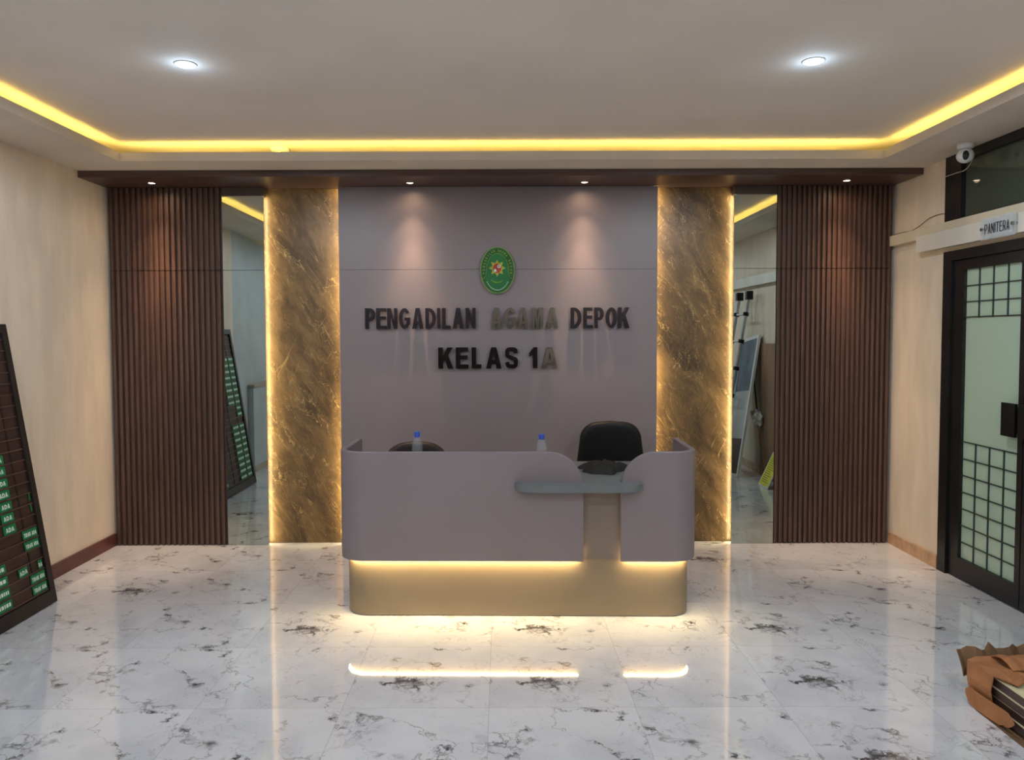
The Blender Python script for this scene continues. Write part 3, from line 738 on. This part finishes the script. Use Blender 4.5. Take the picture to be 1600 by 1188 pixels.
def office_chair(name, label, x, y, rz, mat, wid, zt, zb, seat_z, round_=0.12, tilt=0.0):
    t = thing(name, label, 'chair', (x, y, 0), rz, 'office chairs behind the desk')
    # backrest: rounded trapezoid
    h = wid/2; o_ = []
    def corner(cx, cz, rx, rz_, a0, a1, n=8): return arc(cx, cz, rx, rz_, a0, a1, n)
    tw = h*0.90
    o_ += corner(tw-round_, zt-round_*0.9, round_, round_*0.9, 0, 90) 
    o_ += [(0, zt+0.006)]
    o_ += corner(-tw+round_, zt-round_*0.9, round_, round_*0.9, 90, 180)
    o_ += [(-h, zb+(zt-zb)*0.42)] + corner(-h+0.09, zb+0.09, 0.09, 0.09, 190, 270, 6) + corner(h-0.09, zb+0.09, 0.09, 0.09, 270, 350, 6) + [(h, zb+(zt-zb)*0.42)]
    bm = bmesh.new(); pillow(bm, o_, 0.075, 0.24, -0.5)
    bk = obj('backrest', bm, mat, t, smooth_=True)
    if tilt: bk.rotation_euler = (0, tilt, 0)
    bm = bmesh.new(); so = arc(0.13, 0.10, 0.11, 0.11, 0, 90, 6) + arc(-0.13, 0.10, 0.11, 0.11, 90, 180, 6) + arc(-0.14, -0.14, 0.09, 0.09, 180, 270, 6) + arc(0.14, -0.14, 0.09, 0.09, 270, 360, 6)
    pillow(bm, so, 0.08, 0.0)
    obj('seat', bm, mat, t, loc=(0, -0.01, seat_z), rot=(PI/2, 0, 0), smooth_=True)
    bm = bmesh.new(); tube(bm, spline_pts([(0, 0.0, seat_z-0.05), (0, 0.22, seat_z-0.05), (0, 0.31, seat_z+0.02), (0, 0.30, zb+0.18)], 5), 0.018, 8); obj('back_bracket', bm, 'black', t)
    bm = bmesh.new(); tube(bm, [(0, 0, 0.10), (0, 0, seat_z-0.04)], 0.026, 12); obj('gas_column', bm, 'chrome', t)
    bm = bmesh.new()
    for k in range(5):
        q = 2*PI*k/5 + 0.3; tube(bm, [(0, 0, 0.12), (0.14*math.cos(q), 0.14*math.sin(q), 0.105), (0.25*math.cos(q), 0.25*math.sin(q), 0.075)], [0.024, 0.02, 0.014], 8)
    obj('star_base', bm, 'black', t)
    for k in range(5):
        q = 2*PI*k/5 + 0.3; bm = bmesh.new()
        c = Vector((0.25*math.cos(q), 0.25*math.sin(q), 0.028)); d = Vector((-math.sin(q), math.cos(q), 0))
        tube(bm, [c-d*0.02, c+d*0.02], 0.027, 12); tube(bm, [c, c+Vector((0, 0, 0.05))], 0.008, 6); obj('castor', bm, 'black', t)
    return t
office_chair('office_chair', 'black leather office chair behind the right end of the reception desk', 0.727, 4.80, 0.0, 'black_leather', 0.462, 0.938, 0.44, 0.45, 0.125)
office_chair('office_chair', 'dark brown low office chair whose top shows above the left half of the desk', -0.562, 4.80, 0.10, 'brown_leather', 0.50, 0.806, 0.40, 0.42, 0.17)

# ------------------------------------------------------------------ things on the desk
def bottle(x, y, z, h, label):
    t = thing('water_bottle', label, 'bottle', (x, y, z), 0, 'water bottles on the desk')
    k = h/0.232
    prof = [(0.0265, 0.0), (0.031, 0.004), (0.0315, 0.03), (0.030, 0.036), (0.0315, 0.042), (0.0315, 0.075), (0.0295, 0.08), (0.0315, 0.086), (0.0315, 0.125), (0.030, 0.13), (0.0315, 0.136), (0.0305, 0.16), (0.024, 0.185), (0.014, 0.203), (0.0128, 0.208), (0.0128, 0.214)]
    bm = bmesh.new(); lathe(bm, [(r*0.98, zz*k) for r, zz in prof], 28); obj('bottle_body', bm, 'plastic', t, smooth_=True)
    bm = bmesh.new(); lathe(bm, [(0.0155, 0.2005*k), (0.0165, 0.203*k), (0.0165, 0.230*k), (0.0150, 0.232*k)], 24); obj('cap', bm, 'cap_blue', t)
bottle(-0.487, 4.25, 0.745, 0.231, 'clear water bottle with blue cap in front of the brown chair')
bottle(0.222, 4.25, 0.745, 0.214, 'clear water bottle with blue cap between the two chairs')
# black cloth bag lying on the counter
bm = bmesh.new(); nx_, ny_ = 36, 26
def rim_(q):
    return 1 + 0.16*math.sin(3*q+0.5) + 0.10*math.sin(5*q+1.2) + 0.07*math.sin(9*q+0.3)
vs = {}
for j in range(15):
    for i in range(48):
        q = 2*PI*i/48; r = j/14
        x, y = 0.142*r*rim_(q)*math.cos(q), 0.135*r*rim_(q)*math.sin(q)
        fold = 0.016*noise.noise(Vector((x*22+y*30, y*9, 1.3))) + 0.010*noise.noise(Vector((x*50, y*38, 4.1)))
        z = (0.046 + fold)*(1-r**3.2) + 0.004*(1-r) 
        if j == 14: z = 0.0008
        vs[j, i] = bm.verts.new((x, y, max(z, 0.0008))) if (j or i == 0) else vs[0, 0]
for j in range(14):
    for i in range(48):
        a, b2, c, d = vs[j, i], vs[j, (i+1) % 48], vs[j+1, (i+1) % 48], vs[j+1, i]
        bm.faces.new((a, c, d) if j == 0 else (a, b2, c, d))
o = obj('cloth_bag', bm, 'black_cloth', loc=(0.578, 4.285, 0.7455), smooth_=True, rot=(0, 0, -0.12))
tag(o, 'crumpled black cloth bag lying on the counter between the curved desk fronts', 'bag')

# ------------------------------------------------------------------ right wall: door, transom, trunking, sign, camera
t = bpy.data.objects.new('door_1', None); C.objects.link(t); t.location = (XR, 4.045, 0); t['kind'] = 'structure'
bm = bmesh.new()
y0, y1 = DY0-4.045, DY1-4.045
box(bm, -0.012, 0.10, y1-0.085, y1, 0, DT); box(bm, -0.012, 0.10, y0, y0+0.085, 0, DT); box(bm, -0.012, 0.10, y0+0.085, y1-0.085, DT-0.06, DT)
obj('door_frame', bm, 'black_frame', t)
def leaf(s, nm):
    # s=+1: far leaf (towards the back wall), -1 near leaf
    a, b2 = (0.004, 0.655)
    Y = lambda v: s*v
    def bx(bm, u0, u1, x0, x1, z0, z1): box(bm, x0, x1, min(Y(u0), Y(u1)), max(Y(u0), Y(u1)), z0, z1)
    bm = bmesh.new()
    bx(bm, 0.555, b2, 0.006, 0.05, 0.008, 1.975); bx(bm, a, 0.045, 0.006, 0.05, 0.008, 1.975)
    bx(bm, 0.045, 0.555, 0.006, 0.05, 0.008, 0.135); bx(bm, 0.045, 0.555, 0.006, 0.05, 1.915, 1.975)
    lf = obj('door_leaf', bm, 'black_frame', t)
    bm = bmesh.new(); bx(bm, 0.045, 0.555, 0.026, 0.032, 0.135, 1.915); obj('frosted_glass', bm, 'frosted', lf)
    bm = bmesh.new(); g0, g1 = 0.018, 0.0255
    for i in range(1, 4):
        u = 0.555 - 0.1275*i
        bx(bm, u-0.0032, u+0.0032, g0, g1, 1.62, 1.915); bx(bm, u-0.0032, u+0.0032, g0, g1, 0.135, 0.862)
    for z in (1.625, 1.718, 1.815): bx(bm, 0.045, 0.555, g0, g1, z-0.0032, z+0.0032)
    for z in (0.858, 0.752, 0.648, 0.544, 0.440, 0.336, 0.232): bx(bm, 0.045, 0.555, g0, g1, z-0.0032, z+0.0032)
    obj('glazing_grid', bm, 'muntin', lf)
    bm = bmesh.new(); bx(bm, 0.012, 0.125, -0.035, -0.020, 0.955, 1.140); bx(bm, 0.02, 0.04, -0.020, 0.006, 0.975, 1.12); obj('pull_handle', bm, 'black', lf)
leaf(1, 'a'); leaf(-1, 'b')
w1 = bpy.data.objects.new('window_1', None); C.objects.link(w1); w1.location = (XR, 4.045, 2.222); w1['kind'] = 'structure'
bm = bmesh.new(); H = TT-2.222
box(bm, -0.010, 0.09, y1-0.165, y1, 0, H); box(bm, -0.010, 0.09, y0, y0+0.165, 0, H)
box(bm, -0.010, 0.09, y0+0.165, y1-0.165, H-0.052, H); box(bm, -0.010, 0.09, y0+0.165, y1-0.165, 0, 0.012)
obj('window_frame', bm, 'black_frame', w1)
obj('window_glass', B(0.02, 0.026, y0+0.165, y1-0.165, 0.012, H-0.052), 'dark_glass', w1)
# trunking
o = obj('cable_trunking', B(XR-0.045, XR-0.0005, 3.12, 5.395, 2.150, 2.222, bev=0.002), 'duct'); tag(o, 'cream cable trunking running along the right wall above the door', 'trunking')
o = obj('trunking_cover', B(XR-0.062, XR-0.046, YN+0.02, 5.02, 2.062, 2.168, bev=0.002), 'duct_white'); tag(o, 'wide white cover board under the cream trunking above the door', 'trunking cover')
# backing for the cover, so it touches the wall
o = obj('trunking_backing', B(XR-0.0455, XR-0.0005, YN+0.02, 5.018, 2.066, 2.1495), 'duct'); tag(o, 'cream strip behind the white cover board above the black door', 'trunking')
t = thing('door_sign', 'clear acrylic door sign reading PANITERA above the black door', 'sign', (XR-0.078, 4.17, 2.115))
obj('acrylic_plate', B(-0.003, 0.003, -0.145, 0.145, -0.062, 0.062, bev=0.001), 'acrylic', t)
obj('inner_card', B(0.004, 0.0055, -0.110, 0.115, -0.050, 0.048), 'white', t)
me, tw = text_bm('PANITERA', 0.056, 0.0225, 0.0060, 0.0052, 0.001)
# text runs from far (+Y) to near (-Y) when seen from the room
o = link('lettering', me, 'dark_text', t, loc=(-0.0042, tw/2+0.004, -0.028)); o.matrix_local = Matrix(((0, 0, -1, -0.0042), (-1, 0, 0, tw/2+0.004), (0, 1, 0, -0.030), (0, 0, 0, 1)))
for s in (-1, 1):
    bm = bmesh.new(); tube(bm, [(-0.012, s*0.13, 0.0), (0.0155, s*0.13, 0.0)], 0.009, 14); obj('standoff', bm, 'chrome', t)
# camera
t = thing('security_camera', 'white dome security camera under the ceiling corner by the glazed transom', 'camera', (2.712, 4.43, ZS)); t.scale = (1.24, 1.24, 1.12)
bm = bmesh.new(); lathe(bm, [(0.034, 0.0), (0.036, -0.004), (0.036, -0.020), (0.030, -0.026), (0.026, -0.028)], 28); obj('mount', bm, 'white', t, smooth_=True)
bm = bmesh.new(); bmesh.ops.create_uvsphere(bm, u_segments=28, v_segments=18, radius=0.038)
for v in bm.verts: v.co.z -= 0.062
obj('dome', bm, 'white', t, smooth_=True)
bm = bmesh.new()
ca, sa = math.cos(math.radians(-118)), math.sin(math.radians(-118))
fo = Vector((ca, sa, -0.15)).normalized(); rt = Vector((-sa, ca, 0)).normalized(); upv = rt.cross(fo).normalized()
if upv.z < 0: upv = -upv
cc = Vector((0, 0, -0.062)); o_ = []
for i in range(24):
    q = 2*PI*i/24; a, b2 = 0.0135*math.cos(q), 0.024*math.sin(q)
    d = math.sqrt(max(0.0, 0.0398**2 - a*a - b2*b2)); o_.append(bm.verts.new(cc + rt*a + upv*b2 + fo*d))
ctr = bm.verts.new(cc + fo*0.0402)
for i in range(24): bm.faces.new((o_[i], o_[(i+1) % 24], ctr))
obj('lens_window', bm, 'black', t)
bm = bmesh.new(); p = cc + fo*0.0400; tube(bm, [p, p+fo*0.003], 0.006, 14); obj('lens', bm, 'black', t)
bm = bmesh.new(); tube(bm, spline_pts([(2.745, 4.445, 2.60), (2.770, 4.46, 2.545), (2.79, 4.55, 2.51), (2.798, 4.66, 2.512), (2.803, 4.79, 2.515)], 6), 0.0022, 6)
o = obj('camera_cable', bm, 'cable_white'); tag(o, 'thin white cable looping from the dome camera to the wall', 'cable')
bm = bmesh.new(); tube(bm, spline_pts([(2.778, 5.36, 2.2245), (2.785, 5.22, 2.228), (2.790, 5.14, 2.2245), (2.800, 5.06, 2.245), (2.812, 4.95, 2.285), (2.815, 4.80, 2.285), (2.814, 4.72, 2.2245)], 7), 0.0022, 6)
o = obj('wall_cable', bm, 'cable_brown'); tag(o, 'thin brown cable lying along the cream trunking beside the door', 'cable')

# ------------------------------------------------------------------ directory board leaning on the left wall
by0, by1, bh = 3.04, 4.255, 1.61
lean = math.asin((2.822-2.575)/bh)
t = thing('directory_board', 'tall dark wooden directory board with green name plates leaning on left wall', 'notice board', (-2.575, by1, 0.004))
t.rotation_euler = (0, -lean, 0)
BW = by1-by0
# local: y from -BW..0, z up along the board, x = thickness (front faces +x)
bm = bmesh.new(); fw = 0.045
box(bm, -0.022, 0.006, -fw, 0, 0, bh); box(bm, -0.022, 0.006, -BW, -BW+fw, 0, bh); box(bm, -0.022, 0.006, -BW+fw, -fw, 0, 0.075); box(bm, -0.022, 0.006, -BW+fw, -fw, bh-0.05, bh)
obj('frame', bm, 'board_frame', t)
obj('backboard', B(-0.020, -0.008, -BW+fw, -fw, 0.075, bh-0.05), 'board_wood', t)
bm = bmesh.new(); rows_ = 23; pz = 0.0625; z_0 = 0.085
for k in range(rows_+1): box(bm, -0.0078, -0.001, -BW+fw, -fw, z_0+k*pz-0.003, z_0+k*pz+0.003)
obj('slot_rails', bm, 'board_rail', t)
bm = bmesh.new()
for yv in (-0.150, -0.42, -0.66, -0.80, -1.02): box(bm, -0.0077, -0.0045, yv-0.006, yv+0.006, 0.09, bh-0.06)
obj('column_dividers', bm, 'board_frame', t)
def plate(yc, k, wd, txt=None, tilt=0.0, scrib=False):
    z = z_0 + k*pz + 0.006
    hh = pz-0.014
    p = obj('name_plate', B(-0.0045, -0.0022, -wd/2, wd/2, 0, hh), 'plate_green', t, loc=(0.0, yc, z), rot=(tilt, 0, 0))
    if txt:
        cw = hh*0.40; me, tw = text_bm(txt, hh*0.5, cw, hh*0.08, hh*0.11, 0.0006)
        if tw > wd*0.86:
            q = wd*0.86/tw; me, tw = text_bm(txt, hh*0.46, cw*q, hh*0.08*q, hh*0.11*max(q, 0.7), 0.0006)
        o = link('plate_lettering', me, 'plate_text', p)
        o.matrix_local = Matrix(((0, 0, 1, -0.0016), (1, 0, 0, -tw/2), (0, 1, 0, hh*0.22), (0, 0, 0, 1)))
    if scrib:
        bm = bmesh.new(); y = -wd*0.42
        while y < wd*0.40:
            l = random.uniform(0.008, 0.022); box(bm, -0.0021, -0.0016, y, min(y+l, wd*0.42), hh*0.3, hh*0.7); y += l + 0.006
        obj('plate_lettering', bm, 'plate_text', p)
# far columns (seen directly): availability plates
for k, tl in ((0, 0), (1, 0), (4, 0), (5, 0)): plate(-0.115, k, 0.125, 'TIDAK ADA', tl)
plate(-0.078, 2, 0.035, 'DA'); plate(-0.225, 2, 0.075, 'ADA', 0.05)
plate(-0.062, 7.2, 0.010, None, 0.1); plate(-0.066, 8.2, 0.010, None, -0.1)
for k in range(6, 13): plate(-0.268, k, 0.10, 'ADA')
plate(-0.245, 19, 0.06, 'ADA')
for k in (0, 1, 2, 3): plate(-0.42, k, 0.13, None, scrib=True)
# near columns (seen in the mirror): name plates
for k in range(0, 9): plate(-1.095, k, 0.13, None, scrib=True); plate(-0.92, k, 0.17, None, scrib=True)
for k in range(10, 20): plate(-1.095, k, 0.13, None, scrib=True)
for k in range(12, 20): plate(-0.92, k, 0.17, None, scrib=True)

# ------------------------------------------------------------------ torn package of planks on the floor at the right
PKW = 0.34
t = thing('plank_package', 'stack of dark planks with cream edges in torn brown cardboard on the floor', 'package', (1.945, 2.95, 0))
zz = 0.012
for k in range(4):
    o = obj('plank', B(0.0 + 0.004*(k % 2), PKW, -1.15 - 0.01*k, -0.01, zz, zz+0.033, bev=0.0008), 'plank_dark', t)
    obj('edge_band', B(0.004*(k % 2)-0.0015, PKW, -1.15 - 0.01*k, -0.0105, zz+0.0332, zz+0.0365), 'plank_edge', o)
    zz += 0.0370
ztop = zz
def sheet(name, grid, mat, th=0.004):
    """curved or folded card sheet from rows of points, given real thickness"""
    bm = bmesh.new(); R_ = [[bm.verts.new(p) for p in r] for r in grid]
    for a, b2 in zip(R_, R_[1:]):
        for i in range(len(a)-1): bm.faces.new((a[i], a[i+1], b2[i+1], b2[i]))
    bmesh.ops.recalc_face_normals(bm, faces=bm.faces)
    bmesh.ops.solidify(bm, geom=bm.faces, thickness=th)
    return obj(name, bm, mat, t)
def jag(i, amp, sd): return amp*noise.noise(Vector((i*0.9, sd, 0.3)))
# sleeve wrapped round the far end: left side, top
n = 15; g = []
prof = [(-0.012, 0.055), (-0.020, 0.085), (-0.022, 0.11), (-0.012, ztop+0.010), (0.03, ztop+0.018), (0.10, ztop+0.014), (0.17, ztop+0.012), (0.24, ztop+0.014), (0.36, ztop+0.012)]
for i, (x, z) in enumerate(prof):
    front = (-0.050, -0.052, -0.055, -0.040, -0.13, -0.10, -0.22, -0.30, -0.42)[i] + jag(i, 0.03, 5)
    g.append([(x, front + (0.115-front)*k/8 if i > 2 else front+(0.10-front)*k/8, z + (0.006*math.sin(k*1.1+i) if i > 2 else 0)) for k in range(9)])
sheet('cardboard_sleeve', g, 'cardboard')
# lower tongue of card along the left side
g = []
for i in range(15):
    y = 0.095 - 0.29*i/14; w_ = min(1, i/2.0+0.25)*min(1, (14-i)/2.0+0.2)
    lo = 0.045 - 0.040*w_ + (0.012 if i > 10 else 0); hi = 0.045 + 0.030*w_
    g.append([(-0.030-0.006*math.sin(i*0.4), y, lo+(hi-lo)*k/4) for k in range(5)])
sheet('cardboard_tongue', g, 'cardboard')
sheet('cardboard_base', [[(-0.035, 0.02-1.15*i/10, 0.0006), (0.0, 0.02-1.15*i/10, 0.0010), (PKW, 0.02-1.15*i/10, 0.0010)] for i in range(11)], 'cardboard_in', 0.003)
# torn flaps standing at the far end
g = []
for i in range(17):
    x = -0.022 + 0.024*i; top = ztop + 0.030 + jag(i, 0.035, 9) + (0.02 if i in (13, 14) else 0)
    g.append([(x, 0.125 + 0.05*(k/4)**1.5 + 0.015*math.sin(i*1.3), 0.09+(top-0.09)*k/4) for k in range(5)])
sheet('torn_flap', g, 'cardboard_in')
g = []
for i in range(10):
    x = 0.08 + 0.030*i; g.append([(x, 0.11 - 0.035*k + jag(i, 0.02, 2)*(k/4), ztop+0.024+0.020*math.sin(k*0.8)+0.004*math.sin(i*2.1)) for k in range(5)])
sheet('torn_flap', g, 'cardboard')

# ------------------------------------------------------------------ things seen in the mirrors (left and right walls towards the entrance)
t = thing('low_cabinet', 'low white cabinet with tan top against left wall, seen in the left mirror', 'cabinet', (-2.872, 2.48, 0))
obj('body', B(0.0, 0.10, -0.95, 0, 0.0, 0.955, bev=0.002), 'pale_wall', t); obj('top', B(0.0, 0.115, -0.96, 0.01, 0.956, 0.985, bev=0.002), 'tan_cap', t)
obj('toe_board', B(0.1005, 0.105, -0.94, -0.01, 0.0, 0.07), 'tan_cap', t)
# ladder
t = thing('telescopic_ladder', 'aluminium telescopic ladder leaning on the right wall trunking', 'ladder', (2.40, 2.20, 0))
lx, lz = 2.72-2.40, 1.96
for s in (-0.02, 0.31):
    bm = bmesh.new(); tube(bm, [(0, s, 0.01), (lx, s+0.02, lz)], [0.026, 0.019], 10); obj('side_rail', bm, 'aluminium', t)
for k in range(6):
    z = 0.25+0.30*k; x = lx*z/lz
    bm = bmesh.new(); tube(bm, [(x, -0.02+0.02*z/lz, z), (x, 0.31+0.02*z/lz, z)], 0.014, 8); obj('rung', bm, 'aluminium', t)
    for s in (-0.02, 0.31):
        bm = bmesh.new(); tube(bm, [(x-0.004, s+0.02*z/lz, z-0.02), (x+0.004, s+0.02*z/lz, z+0.02)], 0.032, 10); obj('collar', bm, 'black', t)
for s in (0.0, 0.33):
    bm = bmesh.new(); box(bm, lx-0.040, lx+0.035, s-0.035, s+0.035, lz-0.05, lz+0.045, bev=0.008); obj('end_cap', bm, 'black', t)
# framed display
t = thing('display_frame', 'tall white framed display board leaning on the right wall', 'display board', (2.50, 2.895, 0.003)); t.rotation_euler = (0.12, math.asin(0.285/1.56), 0)
bm = bmesh.new(); fw = 0.038; H = 1.56; Wd = 0.55
box(bm, -0.01, 0.014, -fw, 0, 0, H); box(bm, -0.01, 0.014, -Wd, -Wd+fw, 0, H); box(bm, -0.01, 0.014, -Wd+fw, -fw, 0, fw); box(bm, -0.01, 0.014, -Wd+fw, -fw, H-fw, H)
obj('frame', bm, 'white', t)
obj('print', B(-0.002, 0.004, -Wd+fw, -fw, 0.95, H-fw), 'blue_grey', t); obj('middle_print', B(-0.002, 0.004, -Wd+fw, -fw, 0.42, 0.9495), 'pale_wall', t); obj('lower_print', B(-0.002, 0.004, -Wd+fw, -fw, fw, 0.4195), 'header', t)
bm = bmesh.new(); box(bm, -0.0125, 0.016, -Wd-0.002, -Wd+0.10, H-0.05, H+0.003); obj('tape', bm, 'tape', t)
o = obj('plywood_sheet', B(2.797, 2.815, 2.70, 3.18, 0.001, 1.43, bev=0.001), 'wood_sheet'); tag(o, 'brown plywood sheet standing upright against the right wall', 'board')
t = thing('floor_notice', 'small yellow printed notice in white frame leaning near the right slatted panel', 'notice', (2.60, 3.24, 0.003)); t.rotation_euler = (0, math.asin(0.15/0.36), 0)
bm = bmesh.new(); obj('frame', B(-0.004, 0.004, 0.0, 0.26, 0, 0.36, bev=0.001), 'white', t)
obj('yellow_sheet', B(-0.0052, -0.0042, 0.014, 0.246, 0.014, 0.346), 'yellow_paper', t)
bm = bmesh.new()
for k in range(12):
    z = 0.05+0.022*k; box(bm, -0.0060, -0.0053, 0.04, 0.22-0.03*(k % 3), z, z+0.006)
obj('print_lines', bm, 'print_dark', t)
bm = bmesh.new(); tube(bm, [(2.72, 3.05, 0.01), (2.783, 2.50, 1.12)], 0.009, 8); o = obj('wooden_stick', bm, 'stick'); tag(o, 'thin brown wooden stick leaning on the plywood sheet', 'stick')
bm = bmesh.new(); bmesh.ops.create_icosphere(bm, subdivisions=4, radius=0.05)
for v in bm.verts:
    d = 1 + 0.9*noise.noise(v.co*26) + 0.25*noise.noise(v.co*70); v.co *= max(0.3, d); v.co.z *= 1.5
o = obj('knotted_rag', bm, 'rag', loc=(2.748, 2.76, 0.63)); tag(o, 'white knotted rag hanging from the thin wooden stick', 'rag')
